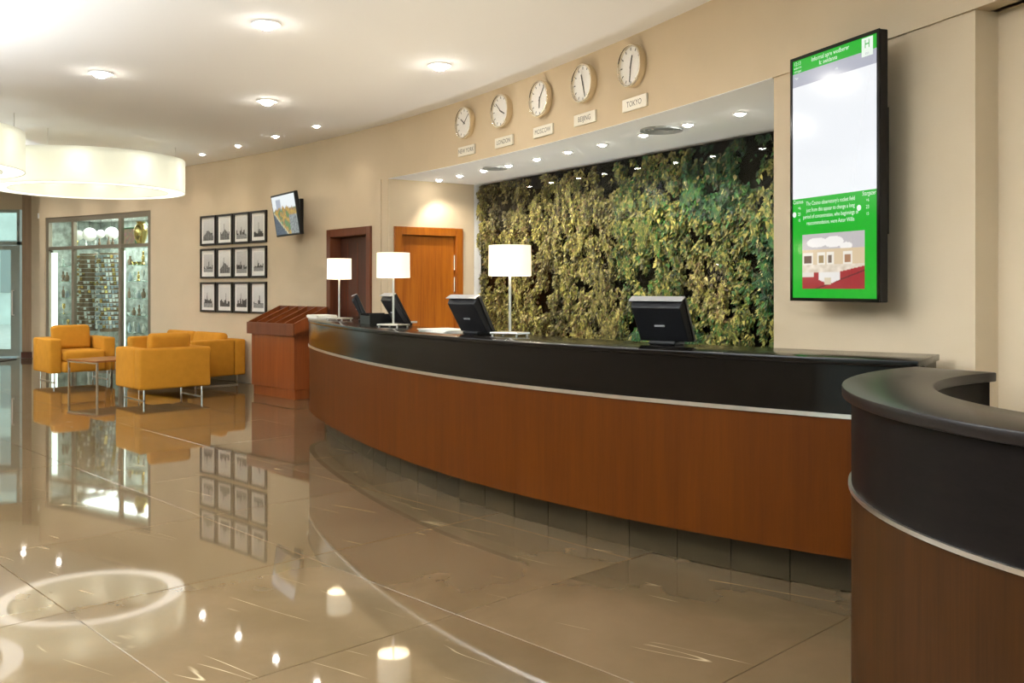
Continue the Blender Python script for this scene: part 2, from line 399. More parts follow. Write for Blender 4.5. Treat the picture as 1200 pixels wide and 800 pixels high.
# entrance front beyond the column
YE = 19.0
ew = MB().box(-14.2, -9.9, YE-.02, YE+.25, 2.98, ZC).build('wall_entrance', M['wall']); tag(ew, kind='structure')
wbk = MB().prism([(-9.60, 18.75), (-9.35, 18.62), (wall(T_L).x, wall(T_L).y), (wall(T_L, -.2).x, wall(T_L, -.2).y), (-9.0, 19.3), (-9.60, 19.3)], 0, ZC).build('wall_corner', M['wall']); tag(wbk, kind='structure')
c0, c1 = pxd(25.5, 400, 18.75).x, pxd(47.5, 400, 18.75).x
col = thing('column', 'brown wood-clad column beside the glass entrance door', 'column', ((c0+c1)/2, 18.95, 0))
hw = (c1-c0)/2
MB().box(-hw, hw, -.2, .2, .12, ZC).build('shaft', M['column'], col, bevel=.01)
MB().box(-hw-.01, hw+.01, -.21, .21, 0, .12).build('plinth', M['mahogd'], col)
MB().box(-.012, .012, -.215, -.2, .12, ZC).build('cover_strip', M['goldmetal'], col).location = (hw-.09, 0, 0)
d3 = thing('door_3', None, None, (-10.0, YE, 0)); tag(d3, kind='structure')
xr = pxd(24.5, 400, YE).x+10.0; xl = -3.9
tz = HC+(YH-287)/F*YE; 
MB().box(xl, xr, -.05, .05, tz, tz+.07).build('transom_bar', M['alug'], d3)
MB().box(xl, xr, -.05, .05, 2.92, 2.98).build('head_bar', M['alug'], d3)
MB().box(xr-.06, xr, -.05, .05, 0, 2.92).build('jamb', M['alug'], d3)
rbox(xl, xr-.06, -.008, .008, tz+.07, 2.92).build('pane', M['pane'], d3)
lfm = thing('door_leaf', None, None); lfm.parent = d3; 
for k, (a, b) in enumerate(((xr-1.06, xr-.07), (xr-2.06, xr-1.07), (xr-3.06, xr-2.07))):
    q = MB().box(a, a+.09, -.03, .03, .02, tz-.01).box(b-.12, b, -.03, .03, .02, tz-.01).box(a+.09, b-.12, -.03, .03, .02, .16).box(a+.09, b-.12, -.03, .03, tz-.1, tz-.01)
    q.build('door_frame', M['alug'], lfm); rbox(a+.09, b-.12, -.006, .006, .16, tz-.1).build('pane', M['pane'], lfm)
    MB().tube([(b-.06, -.03, .85), (b-.06, -.09, .85), (b-.06, -.09, 1.35), (b-.06, -.03, 1.35)], .014).build('handle', M['steel'], lfm)
em = rbox(-13.4, -9.75, 16.9, 18.5, 0, .008).build('entrance_mat', M['mat']); tag(em, 'flat grey-brown mat on the floor before the glass entrance', 'mat')
ob = thing('street_building', 'pale building across the street, seen through the glass entrance', 'building', (-22, 36, 0))
MB().box(-14, 12, 0, 6, -.02, 9).build('facade', M['outwall'], ob)
M['dkglass'] = mat('far_window_glass', (.22, .28, .28), .1)
for i in range(8):
    for j in range(2): rbox(-12.6+i*3, -11+i*3, -.05, .02, 1.2+j*3.2, 3.2+j*3.2).build('window', M['dkglass'], ob)
sensor = MB().cyl((0, 0), .045, -.03, 0, 16, 'y').build('wall_sensor', M['white'], None, bevel=.008); sensor.location = pxd(46.5, 315, 18.66)+Vector((.05, .09, 0))
tag(sensor, 'small round white sensor on the wall by the column', 'sensor')

# ------------------------------------------------------------------ doors
def door(name, loc, rz, W, H, frame_m, leaf_m, recess, hinges=True, cas=.10):
    d = thing(name, None, None, loc, rz); tag(d, kind='structure')
    h = W/2
    for s in (-1, 1):
        MB().box(*sorted((s*h, s*(h-cas))), -.03, .03, 0, H).build('casing', frame_m, d, bevel=.006)
        MB().box(*sorted((s*(h-.035), s*(h-cas+.005))), .03, recess+.05, 0, H-cas+.03).build('jamb', frame_m, d)
    MB().box(-h+cas, h-cas, -.03, .03, H-cas, H).build('casing', frame_m, d, bevel=.006)
    MB().box(-h+cas, h-cas, .03, recess+.05, H-cas, H-cas+.04).build('jamb', frame_m, d)
    MB().box(-h+cas-.02, h-cas+.02, recess+.052, recess+.075, 0, H-cas+.03).build('light_leak_blocker', leaf_m, d)  # full sheet added behind the leaf to block light leaking through its gaps
    lf = MB().box(-h+cas+.008, h-cas-.008, recess, recess+.045, .008, H-cas-.008).build('door_leaf', leaf_m, d, bevel=.003)
    return d, lf, h
tm = (T_D0+T_D1)/2
Wd = (wall(T_D0)-wall(T_D1)).length
pm = (wall(T_D0)+wall(T_D1))/2
d1, lf1, h1 = door('door_1', pm, tm-pi/2, Wd+.06, 2.16, M['mahog'], M['mahogd'], .12)
for k in (-.25, 0, .25): rbox(k-.006, k+.006, .116, .122, .1, 1.98).build('groove', M['mahog'], lf1)
MB().tube([(.36, .12, 1.02), (.36, .06, 1.02), (.24, .06, 1.02)], .011).build('handle', M['steel'], lf1)
rz2 = atan2(sd.y, sd.x)
plan_wall('wall_behind_door', side(u0-.1, -.16), side(u1+.1, -.16), 0, ZS, sn, parent=ws)  # unseen wall, added to keep outside light from leaking past the door
d2, lf2, h2 = door('door_2', side((u0+u1)/2), rz2, u1-u0+.02, 2.14, M['orangewood'], M['orangewood'], .02)
for z in (1.72, 1.45, .5): MB().cyl((h2-.105, -.002), .012, z-.09, z+.09, 10).build('hinge', M['goldmetal'], lf2).location = (0, .012, 0)
MB().tube([(-h2+.17, .02, 1.0), (-h2+.17, -.04, 1.0), (-h2+.29, -.04, 1.0)], .011).build('handle', M['steel'], lf2)
# dark space behind door recess
arc_wall('wall_behind_door', T_D1-.004, T_D0+.004, 0, 2.3, off=-.2, thick=.05, m=M['mahogd'], parent=wl)

# ================================================================== IVY PANEL
ivy = thing('ivy_wall_panel', 'wall-size glazed panel full of hanging ivy behind the reception counter', 'wall panel', V0, atan2(vd.y, vd.x))
# local: x along, -y room side, z up
LV = 5.5
ub = thing('added_fill_bar', 'added unseen fill light bar along the foot of the ivy panel', 'light', V0+vn*.35+vd*2.4, atan2(vd.y, vd.x))
rbox(-2.2, 2.2, -.05, .05, 0, .06).build('housing', M['steel'], ub)  # hidden behind the counter, added to brighten soffit and ivy from below
l = D.lights.new('lamp', 'AREA'); l.shape = 'RECTANGLE'; l.size = 4.3; l.size_y = .07; l.energy = P_FILL_BAR; l.color = (.92, .97, 1)
o = link(D.objects.new('lamp', l), ub); o.location = (0, 0, .065); o.rotation_euler = (pi, 0, 0)
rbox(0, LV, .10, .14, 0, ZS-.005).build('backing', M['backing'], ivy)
rv = random.Random(11)
vx, fx, cx = [], [], []
def fn(x, z, s, o): return noise.noise(Vector((x*s+o, z*s-o*.7, o*.37)))*.5+.5
pal = [srgb(150, 146, 66), srgb(186, 176, 92), srgb(112, 118, 44), srgb(58, 108, 40), srgb(26, 88, 48), srgb(128, 104, 58), srgb(204, 192, 130)]
nleaf = 0
for k in range(100000):
    x, z = rv.uniform(0.05, LV-.03), rv.uniform(.75, ZS-.02)
    # hanging strands: noise stretched downwards; gaps show the dark backing
    dens = .28*fn(x, z*.75, 1.3, 3.1)+.37*fn(x, z*.55, 4.2, 8.2)+.70*fn(x, z*.6, 13, 1.2)
    top = max(0, (z-2.25)/.45)*.12
    if dens-top+rv.uniform(-.06, .06) < .625: continue
    g = fn(x, z, .95, 40.5)+.55*(x/LV-.52)
    s = rv.uniform(.013, .030)*(1.3 if g > .60 else 1)
    # leaves of the densest clumps hang furthest out
    y = min(.085, max(.008, .085-.25*(dens-top-.62)+rv.uniform(-.03, .03)))
    rz_, tx = rv.gauss(0, .5), rv.uniform(-.2, .9)
    u = Vector((cos(rz_), 0, sin(rz_))); d_ = Vector((sin(rz_), -sin(tx)*.8, -cos(rz_)*cos(tx)*1.0)).normalized()
    yaw = rv.uniform(-.7, .7); u = (u+Vector((0, yaw, 0))).normalized()
    p = Vector((x, y, z)); n0 = len(vx)
    cup = Vector((0, -.25*s, 0))
    vx += [p, p+u*s*.62+d_*s*.45+cup, p+u*s*.34+d_*s*1.15, p+d_*s*1.9+cup, p-u*s*.34+d_*s*1.15, p-u*s*.62+d_*s*.45+cup]
    for q in range(6):
        w_ = vx[n0+q]; vx[n0+q] = Vector((w_.x, min(.098, max(.004, w_.y)), min(ZS-.01, w_.z)))
    fx += [(n0, n0+1, n0+2, n0+3), (n0, n0+3, n0+4, n0+5)]
    r_ = rv.random(); tone = fn(x, z, 2.2, 77.0)
    if g > .66: c = pal[3] if r_ < .35 else pal[4] if r_ < .82 else pal[2] if r_ < .94 else pal[6]
    elif g > .52: c = pal[0] if r_ < .25 else pal[2] if r_ < .55 else pal[3] if r_ < .85 else pal[1]
    else: c = pal[1] if r_ < .26 else pal[0] if r_ < .54 else pal[5] if r_ < .74 else pal[6] if r_ < .86 else pal[2]
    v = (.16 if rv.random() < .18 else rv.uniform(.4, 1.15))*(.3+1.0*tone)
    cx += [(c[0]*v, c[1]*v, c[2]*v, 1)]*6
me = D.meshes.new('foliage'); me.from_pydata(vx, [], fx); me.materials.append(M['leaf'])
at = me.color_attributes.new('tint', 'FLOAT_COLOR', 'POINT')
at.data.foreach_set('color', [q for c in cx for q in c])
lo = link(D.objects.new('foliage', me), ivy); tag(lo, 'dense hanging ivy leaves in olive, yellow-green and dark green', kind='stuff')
rbox(0, LV, -.008, 0, 0, ZS-.005).build('glass_pane', M['panelglass'], ivy)
rbox(-.014, -.002, -.012, .14, 0, ZS-.005).build('edge_trim', M['white'], ivy)

# ================================================================== COUNTERS
def catmull(P, n):
    P = [Vector((*p, 0)) for p in P]; P = [2*P[0]-P[1]]+P+[2*P[-1]-P[-2]]; out = []
    for i in range(1, len(P)-2):
        for k in range(n):
            t = k/n; a, b, c, d = P[i-1:i+3]
            out.append(.5*((2*b)+(-a+c)*t+(2*a-5*b+4*c-d)*t*t+(-a+3*b-3*c+d)*t**3))
    out.append(P[-2]); return out
def resample(C, n):
    L_ = [0]
    for a, b in zip(C, C[1:]): L_.append(L_[-1]+(b-a).length)
    out = []; j = 0
    for k in range(n):
        s = L_[-1]*k/(n-1)
        while j < len(C)-2 and L_[j+1] < s: j += 1
        t = (s-L_[j])/max(1e-9, L_[j+1]-L_[j]); out.append(C[j].lerp(C[j+1], t))
    return out
def circ_pt(x):                                       # counter circle at a given polar angle
    return (5.951+7.851*cos(x), 10.685+7.851*sin(x))
pts = [circ_pt(radians(a)) for a in (237.7, 234, 229, 225, 220, 215, 210)]
pts += [(-1.135, 7.27), (-1.42, 7.85), (-1.68, 8.42), (-1.88, 8.92), (-2.02, 9.36), (-2.06, 9.7), (-1.94, 10.02), (-1.66, 10.2), (-1.25, 10.26)]
path = resample(catmull(pts, 12), 121)
LPATH = sum((b-a).length for a, b in zip(path, path[1:]))
def offs(C, d):                                       # positive d = towards staff side
    out = []
    for i, p in enumerate(C):
        t = (C[min(i+1, len(C)-1)]-C[max(i-1, 0)]).normalized(); n = Vector((t.y, -t.x, 0))
        out.append(p+n*d)
    return out
# path runs from right end to left end; staff side = right of travel direction
ctr = thing('reception_counter', 'long curved reception counter, black upper band over orange-brown wood front', 'counter', (0, 0, 0))
ZT, ZST, ZW = 1.10, .84, .20
iend = 104                                            # where the top's inner edge stops following the curl
def inner(d):
    o = offs(path, d); return o
main = path[:iend+1]
MB().strip(offs(path, -.006), offs(path, .14), ZT-.26, ZT-.032).build('upper_band', M['black'], ctr, smooth=True)
TOPW = .50
A_ = offs(path, -.015)
back = offs(path, TOPW)
# keep the inner edge from folding at the curled end
for i in range(len(back)):
    if i > 96: back[i] = back[96].lerp(Vector((-1.2, 9.66, 0)), (i-96)/(len(back)-97))
MB().strip(A_, back, ZT-.03, ZT).build('counter_top', M['black'], ctr, bevel=.004, smooth=True)
MB().strip(offs(path, -.012), offs(path, .05), ZST-.012, ZST+.008).build('metal_strip', M['steel'], ctr, smooth=True)
ie = offs(path, .05)[0]; je = offs(path, TOPW-.03)[0]; dd = (path[1]-path[0]).normalized()
MB().prism([(v.x, v.y) for v in (ie+dd*.01, je+dd*.01, je+dd*.035, ie+dd*.035)], .0, ZT-.032).build('end_panel', M['black'], ctr)
npan = 7; seg = 120//npan
bounds = [round(120*k/npan) for k in range(npan+1)]
front = resample(path, 121*4-3)
for k in range(npan):
    a, b = bounds[k]*4, bounds[k+1]*4
    sub = front[a:b+1]; g0 = sub[0].lerp(sub[1], .012); g1 = sub[-1].lerp(sub[-2], .012)
    sub = [g0]+sub[1:-1]+[g1]
    MB().strip(offs(sub, 0), offs(sub, .05), ZW, ZST-.012).build('front_panel', M['cherry'], ctr, smooth=True)
rows = offs(path, .17)
MB().strip(offs(path, .05), offs(path, .30), ZW+.001, ZW+.05).build('underside', M['mahogd'], ctr)
npl = int(LPATH/.32); pl = resample(offs(resample(path, 481), .17), 4*npl+1)
for k in range(npl):
    s_ = pl[4*k:4*k+5]; s_ = [s_[0].lerp(s_[1], .03)]+s_[1:-1]+[s_[-1].lerp(s_[-2], .03)]
    MB().strip(s_, offs(s_, .03), 0, ZW).build('plinth_tile', M['plinth'], ctr)
MB().strip(offs(path, .205), offs(path, .24), 0, ZW).build('plinth_core', M['backing'], ctr)
MB().strip(offs(path[:96], .14), offs(path[:96], .17), ZW+.05, ZT-.032).build('inner_board', M['mahogd'], ctr, smooth=True)

# near counter
c2 = thing('side_counter', 'dark curved counter nearest the viewer, black band over walnut drum', 'counter', (2.36, 2.64, 0))
def ring(r, a0, a1, n=61, cx_=0): return [Vector((cx_+r*cos(radians(a0+(a1-a0)*k/(n-1))), r*sin(radians(a0+(a1-a0)*k/(n-1))), 0)) for k in range(n)]
a0, a1 = 123, 292
def inn(d=0):                                          # inner edge, centred 10 cm further left
    return [Vector((-.10+(.98-d)*cos(radians(117+(a1-117)*k/60)), (.98-d)*sin(radians(117+(a1-117)*k/60)), 0)) for k in range(61)]
MB().strip(ring(1.352, a0, a1), inn(), ZT-.035, ZT).build('counter_top', M['wenge'], c2, bevel=.005, smooth=True)
MB().strip(ring(1.322, a0+1.5, a1), ring(1.27, a0+1.5, a1), .785, ZT-.036).build('upper_band', M['wenged'], c2, smooth=True)
MB().strip(ring(1.332, a0+1.5, a1), ring(1.28, a0+1.5, a1), .772, .785).build('metal_strip', M['steel'], c2, smooth=True)
for k in range(4):
    b0 = a0+1.5+(a1-a0-1.5)*k/4; b1 = a0+1.5+(a1-a0-1.5)*(k+1)/4
    MB().strip(ring(1.322, b0+.05, b1-.05, 22), ring(1.27, b0+.05, b1-.05, 22), .06, .772).build('front_panel', M['walnut'], c2, smooth=True)
MB().strip(ring(1.29, a0+2, a1), ring(1.25, a0+2, a1), 0, .06).build('plinth', M['backing'], c2, smooth=True)
inb = inn(-.03)
MB().strip(inb, [v*1.02 for v in inb], .05, ZT-.036).build('inner_board', M['wenged'], c2, smooth=True)
MB().strip([ring(1.27, a0+1.5, a1)[0], ring(1.27, a0+3.2, a1)[0]], [inb[0], inb[1]], .05, ZT-.036).build('end_panel', M['wenged'], c2)

# ================================================================== SCREENS
def grid_image(name, w_, h_, nx, ny, fun, m, parent, y=0, x0=0, z0=0):
    v, f, c = [], [], []
    for j in range(ny+1):
        for i in range(nx+1):
            u, t = i/nx, j/ny
            v.append((x0+(u-.5)*w_, y, z0+(t-.5)*h_)); q = fun(u, t); c += [q[0], q[1], q[2], 1]
    for j in range(ny):
        for i in range(nx):
            p = j*(nx+1)+i; f.append((p, p+1, p+nx+2, p+nx+1))
    me = D.meshes.new(name); me.from_pydata(v, [], f); me.materials.append(m)
    a = me.color_attributes.new('tint', 'FLOAT_COLOR', 'POINT'); a.data.foreach_set('color', c)
    return link(D.objects.new(name, me), parent)

# big portrait screen on the pier
tt = th(985); OFF = .20
tp = wall(tt, OFF); tang = Vector((sin(tt), -cos(tt), 0))
def on_plane(x):
    k = (x-600)/F; s = (k*tp.y-tp.x)/(tang.x-k*tang.y); return tp+tang*s
pl_, pr_ = on_plane(927), on_plane(1031.5)
Wt = (pr_-pl_).length
zb = HC-(354.5-YH)/F*pr_.y; zt = HC+(YH-33)/F*pr_.y; Ht = zt-zb
cen = (pl_+pr_)/2
tv = thing('portrait_display', 'tall black portrait screen with green and white page on the pier', 'screen', (cen.x, cen.y, zb), tt-pi/2)
B_ = .018
MB().box(-Wt/2, Wt/2, 0, .05, 0, Ht).build('housing', M['plastic'], tv, bevel=.006)
for a in ((-Wt/2, Wt/2, -.006, 0, 0, B_), (-Wt/2, Wt/2, -.006, 0, Ht-B_, Ht), (-Wt/2, -Wt/2+B_, -.006, 0, B_, Ht-B_), (Wt/2-B_, Wt/2, -.006, 0, B_, Ht-B_)):
    rbox(*a).build('bezel', M['black'], tv)
MB().box(-.2, .2, .05, OFF-.01, .35, Ht-.35).build('wall_bracket', M['plastic'], tv)
iw = Wt-2*B_; z_ = lambda f: B_+f*(Ht-2*B_)
scr = thing('screen_page', None, None); scr.parent = tv
def rect(name, x0, x1, f0, f1, m, y=-.002): return rbox(-iw/2+x0*iw, -iw/2+x1*iw, y, y+.0018, z_(f0), z_(f1)).build(name, m, scr)
rect('green_field', 0, 1, 0, .415, M['scr_green']); rect('white_field', 0, 1, .415, .888, M['scr_white'])
rect('grey_field', 0, 1, .888, .945, M['scr_grey']); rect('green_header', 0, 1, .945, 1, M['scr_green'])
rect('white_box', .835, .955, .925, .996, M['scr_text'], -.003)
def tx(s, x, f, size, al='CENTER', m=None, sx=.9): return text_obj('lettering', s, size, m or M['scr_text'], scr, (-iw/2+x*iw, -.0035, z_(f)), align=al, sx=sx)
tx('H', .895, .970, .060, m=M['scr_green']); tx('inn', .895, .936, .024, m=M['scr_grey'])
tx('Informal apre wedberer', .47, .983, .034); tx('k: swidanna', .45, .960, .034)
tx('12:13', .02, .985, .030, 'LEFT'); tx('новости', .02, .968, .018, 'LEFT'); tx('сегодня', .02, .953, .018, 'LEFT')
tx('Page', .03, .925, .018, 'LEFT'); tx('info', .55, .915, .018)
for k, s_ in enumerate(("The Cosmo observatory's rocket field", 'just from this appear to change a long', 'period of concentration, who beginnings of', 'reaccommodation, were Astor Willis')):
    tx(s_, .47, .390-.027*k, .031, sx=.80)
tx('Cosmos', .01, .402, .032, 'LEFT', sx=.8); tx('Stargazer', .99, .402, .032, 'RIGHT', sx=.8)
for x, xi in ((.09, .025), (.90, .805)):
    tx('+6', x, .376, .022); tx('23', x, .350, .026); tx('15', x, .324, .022)
    MB().cyl((-iw/2+xi*iw, z_(.350)), .015, -.0036, -.002, 16, 'y').build('weather_icon', M['scr_text'], scr)
def banquet(u, t):
    if t > .72:
        q = (.55, .52, .53)
        for (a, b, r1, r2) in ((.25, .84, .17, .09), (.52, .84, .16, .1), (.72, .76, .1, .06)):
            if ((u-a)/r1)**2+((t-b)/r2)**2 < 1: q = (.95, .92, .88)
        return q
    edge = .30+.10*max(0, (u-.6)/.4)
    if t < edge:
        q = (.36, .005, .015)
        if abs(t-(-.1+.42*u)) < .012: q = (.12, .0, .005)
        if .28 < u < .62 and t > .08+abs(u-.45)*.5: q = (.85, .82, .78)
        if .38 < u < .48 and .07 < t < .2: q = (.7, .6, .42)
        if u < .2 and t > .22: q = (.8, .74, .66)
        return q
    if t < .44:
        n_ = noise.noise(Vector((u*14, t*14, 2)))
        return (.78+.2*n_, .68+.2*n_, .55+.2*n_)
    for (a, b, c) in ((.03, .16, (.12, .05, .03)), (.28, .36, (.35, .24, .1)), (.44, .5, (.2, .14, .1)), (.7, .79, (.4, .2, .1))):
        if a < u < b and .46 < t < .60: return c
        if a-.025 < u < b+.025 and .43 < t < .66: return (.9, .85, .75)
    return (.72, .56, .36)
grid_image('banquet_picture', iw*.74, (Ht-2*B_)*.225, 84, 72, banquet, M['screen'], scr, y=-.004, x0=.0, z0=z_(.150))

# small tilted screen high on the curved wall
ts = thing('wall_television', 'small tilted television showing autumn trees beside the framed prints', 'television')
cen = pxd(334, 251.5, 12.45); ts.location = (cen.x, cen.y, cen.z)
phi = radians(33)                                     # direction of its width
rot = Matrix.Rotation(phi-pi/2, 3, 'Z') @ Matrix.Rotation(radians(9), 3, 'X')
ts.rotation_euler = rot.to_euler()
w2, h2_ = .92, .565
MB().box(-w2/2, w2/2, 0, .05, -h2_/2, h2_/2).build('housing', M['plastic'], ts, bevel=.008)
def autumn(u, t):
    n1 = noise.noise(Vector((u*9, t*9, 1.3))); n2 = noise.noise(Vector((u*22, t*22, 4.1)))
    if t > .68+.1*n1: return (.85, .88, .9) if not (.18 < u < .38 and t < .92) else (.4, .42, .5)
    if u+t*.9 < .52: return (.05+.03*n2, .05+.03*n2, .09+.03*n2)
    if abs(u+t*.9-.54) < .025: return (.55, .5, .3)
    if u > .68 and t < .5: return (.22+.2*n2, .22+.2*n2, .22+.2*n2)
    if n1 > .12: return (.45+.3*n2, .26+.2*n2, .03)
    if n1 < -.18: return (.12, .2, .05)
    return (.34+.3*n2, .18+.15*n2, .05)
grid_image('screen_picture', w2-.05, h2_-.05, 44, 28, autumn, M['screen'], ts, y=-.0015)
MB().box(-.18, .18, .05, .09, -.14, .16).build('mount_plate', M['plastic'], ts)
tw = th(352); wp = wall(tw, 0, cen.z)
arm_end = rot.transposed() @ (wp-Vector(ts.location))
MB().tube([(0, .09, 0), (arm_end*.5)+Vector((.05, .04, .02)), arm_end], .028).build('bracket_arm', M['plastic'], ts)
pb = MB().box(-.09, .09, -.05, -.002, -.24, .24).build('wall_plate', M['plastic'], ts, bevel=.004)
pb.matrix_parent_inverse = Matrix.Identity(4)
pb.location = arm_end; pb.rotation_euler = (rot.transposed() @ Matrix.Rotation(tw-pi/2, 3, 'Z')).to_euler()

# ================================================================== PICTURES, CLOCKS
ordn = ['leftmost', 'second from left', 'third from left', 'rightmost']
rown = ['top', 'middle', 'bottom']
t_l, t_r = th(235.7), th(314.3)
pitch = (t_l-t_r)/4
fw = pitch*R-.035; fh = .462
def skyline(seed):
    rr = random.Random(seed); kind = rr.randrange(3)
    hs = [rr.uniform(.15, .42) for _ in range(9)]; sp = rr.uniform(.35, .65); sh = rr.uniform(.6, .9); base = rr.uniform(.55, .75)
    def f(u, t):
        n_ = noise.noise(Vector((u*16+seed, t*16, seed)))*.16
        h = hs[min(8, int(u*9))]
        v = base+.12*t+n_*.25
        if abs(u-sp) < .07*(1-t/sh) and t < sh: v = .16+n_
        elif t < h: v = .14+.25*abs(n_)*2+n_
        if kind == 1 and t < .18: v = .45+n_
        if kind == 2 and t < .5-abs(u-.5)*.6: v = .22+n_+.15*(int(u*14) % 2)
        v = max(.02, v)**1.6
        return (v, v*.99, v*.96)
    return f
for r_ in range(3):
    zc_ = [2.292, 1.781, 1.262][r_]
    for c_ in range(4):
        t = t_l-pitch*(c_+.5)
        p = thing('framed_print', '%s print in the %s row of black-framed monochrome pictures' % (ordn[c_], rown[r_]), 'picture', wall(t, .004, zc_), t-pi/2, 'framed monochrome prints on the curved wall')
        b = .03
        MB().box(-fw/2, -fw/2+b, -.03, 0, -fh/2, fh/2).box(fw/2-b, fw/2, -.03, 0, -fh/2, fh/2).box(-fw/2+b, fw/2-b, -.03, 0, -fh/2, -fh/2+b).box(-fw/2+b, fw/2-b, -.03, 0, fh/2-b, fh/2).build('frame', M['frame'], p)
        rbox(-fw/2+b, fw/2-b, -.012, -.002, -fh/2+b, fh/2-b).build('mat', M['matb'], p)
        k = random.Random(r_*4+c_); sw, sh_ = fw*k.uniform(.58, .68), fh*k.uniform(.58, .72)
        grid_image('print', sw, sh_, 26, 34, skyline(r_*4+c_+5), M['print'], p, y=-.0135, z0=.005)
        rbox(-fw/2+b, fw/2-b, -.019, -.0165, -fh/2+b, fh/2-b).build('glass', M['panelglass'], p)

cities = ['NEW YORK', 'LONDON', 'MOSCOW', 'BEIJING', 'TOKYO']
clx = [545.5, 588.5, 634.5, 685.5, 742]
cly = [144.5, 130.5, 116.5, 98.5, 78]
tags_ = [(548, 176.5), (592, 166), (638, 153.5), (687, 139), (745.5, 121)]
times = [(10, 8), (3, 52), (6, 6), (11, 27), (12, 31)]
cdia = .325
for k in range(5):
    t = th(clx[k]+3); base = wall(t); zc_ = HC+(YH-cly[k])/F*base.y
    ck = thing('wall_clock', 'round champagne-rimmed wall clock above the %s plate' % cities[k], 'clock', (base.x, base.y, zc_), t-pi/2, 'row of world clocks above the counter')
    r_ = cdia/2
    MB().lathe([(0.02, -.001), (r_*.93, -.001), (r_, -.02), (r_, -.055), (r_*.985, -.068), (r_*.93, -.07), (r_*.90, -.06), (r_*.90, -.03), (.02, -.03)], 40, axis='y').build('case', M['goldmetal'], ck, smooth=True)
    MB().cyl((0, 0), r_*.905, -.045, -.04, 40, 'y').build('dial', M['clockface'], ck)
    for h in range(12):
        a = h*pi/6; q = MB().box(-.004, .004, -.0465, -.045, r_*.72, r_*.86).build('hour_mark', M['clockink'], ck); q.rotation_euler = (0, a, 0)
    hh, mm = times[k]
    for nm, ln, wd, a in (('hour_hand', r_*.5, .006, (hh+mm/60)*pi/6), ('minute_hand', r_*.75, .004, mm*pi/30)):
        q = MB().box(-wd, wd, -.05, -.048, -.02, ln).build(nm, M['clockink'], ck); q.rotation_euler = (0, a, 0)
    MB().lathe([(r_*.90, -.062), (r_*.90, -.06), (.001, -.06), (.001, -.062)], 40, axis='y').build('glass', M['panelglass'], ck)
    t = th(tags_[k][0]); base = wall(t); zt_ = HC+(YH-tags_[k][1])/F*base.y
    np_ = thing('city_name_plate', 'pale metal plate lettered %s under its clock' % cities[k], 'sign', (base.x, base.y, zt_), t-pi/2, 'city name plates under the clocks')
    MB().box(-.165, .165, -.02, -.002, -.048, .048).build('plate', M['plate'], np_, bevel=.003)
    text_obj('lettering', cities[k], .062, M['clockink'], np_, (0, -.0205, 0), sx=.95)

# ================================================================== LIGHTS
def ordinal(k): return ['first', 'second', 'third', 'fourth', 'fifth', 'sixth', 'seventh', 'eighth', 'ninth', 'tenth', 'eleventh'][k]
dl_me = {}
def downlight(loc, r_, power, label, group, aim=None, spread=115, blend=.6):
    t = thing('downlight', label, 'ceiling light', loc, 0, group)
    if r_ not in dl_me:
        dl_me[r_] = (MB().lathe([(r_*.78, -.001), (r_*1.25, -.001), (r_*1.22, -.012), (r_*.8, -.012)], 24).mesh('trim_ring', M['trim'], smooth=True),
                     MB().lathe([(.001, -r_*.55-.004)]+[(r_*.78*sin(radians(a)), -r_*.55*cos(radians(a))-.004) for a in (20, 40, 60, 80, 90)]+[(r_*.78, -.002), (.001, -.002)], 20, closed=False).mesh('lens', M['lens'], smooth=True))
    for n_, m_ in zip(('trim_ring', 'lens'), dl_me[r_]): link(D.objects.new(n_, m_), t)
    l = D.lights.new('lamp', 'SPOT'); l.energy = power; l.color = WARM; l.spot_size = radians(spread); l.spot_blend = blend; l.shadow_soft_size = r_*.8
    lo_ = link(D.objects.new('lamp', l), t); lo_.location = (0, 0, -.075)
    if aim: lo_.rotation_euler = Vector(aim).to_track_quat('-Z', 'Y').to_euler()
    return t
# row along the curved wall
p0 = px(371, 147, ZC); p3 = px(237, 180, ZC)
rowp = [px(371, 147, ZC), px(323, 159, ZC), px(279, 170, ZC), px(237, 180, ZC)]
tr0, tr3 = atan2(p0.y-CY, p0.x-CX), atan2(p3.y-CY, p3.x-CX); rr0 = R-Vector((p3.x-CX, p3.y-CY)).length
for k in range(4, 9): rowp.append(wall(tr3+(tr3-tr0)/3*(k-3), rr0, ZC))
for k, p in enumerate(rowp):
    downlight(p, .045, P_ROW, 'small downlight, %s of the row along the curved wall from the dark door' % ordinal(k), 'downlights along the curved wall', aim=(0.05, .05, -1), spread=130, blend=1)
for (x, y, s) in ((312, 27, 'large downlight at the top of the ceiling, nearest the viewer'), (118, 85, 'large downlight in the ceiling above the nearer ring pendant'),
                  (313, 118, 'large downlight in mid ceiling, above the framed prints'), (515, 76, 'large downlight in the ceiling, to the left of the clocks')):
    downlight(px(x, y, ZC), .085, P_BIG, s, 'large ceiling downlights')
# soffit row
sofl = [(514.5, 210), (538.5, 205), (566.5, 199), (596, 193), (629, 185.6), (665.5, 177), (706, 168.6), (754, 157), (806, 145), (867, 132)]
for k, (x, y) in enumerate(sofl):
    p = px(x, y, ZS)
    downlight(p, .042, P_SOFFIT, 'small downlight, %s from the left in the soffit over the counter' % ordinal(k), 'downlights in the soffit', aim=(-vn.x*.33, -vn.y*.33, -1), spread=120)
for (x, y, s, lab) in ((775, 151, .17, 'round grey air vent in the soffit at right'), (580, 196, .13, 'round grey air vent in the soffit at left')):
    v = thing('air_vent', lab, 'vent', px(x, y, ZS), 0, 'soffit vents')
    for q in range(4): MB().lathe([(s*(.2+.22*q), -.002), (s*(.34+.22*q), -.002), (s*(.36+.22*q), -.02), (s*(.32+.22*q), -.02)], 28).build('vane', M['vent'], v, smooth=True)
    MB().cyl((0, 0), s*1.02, -.003, -.001, 28).build('backing', M['plastic2'], v)

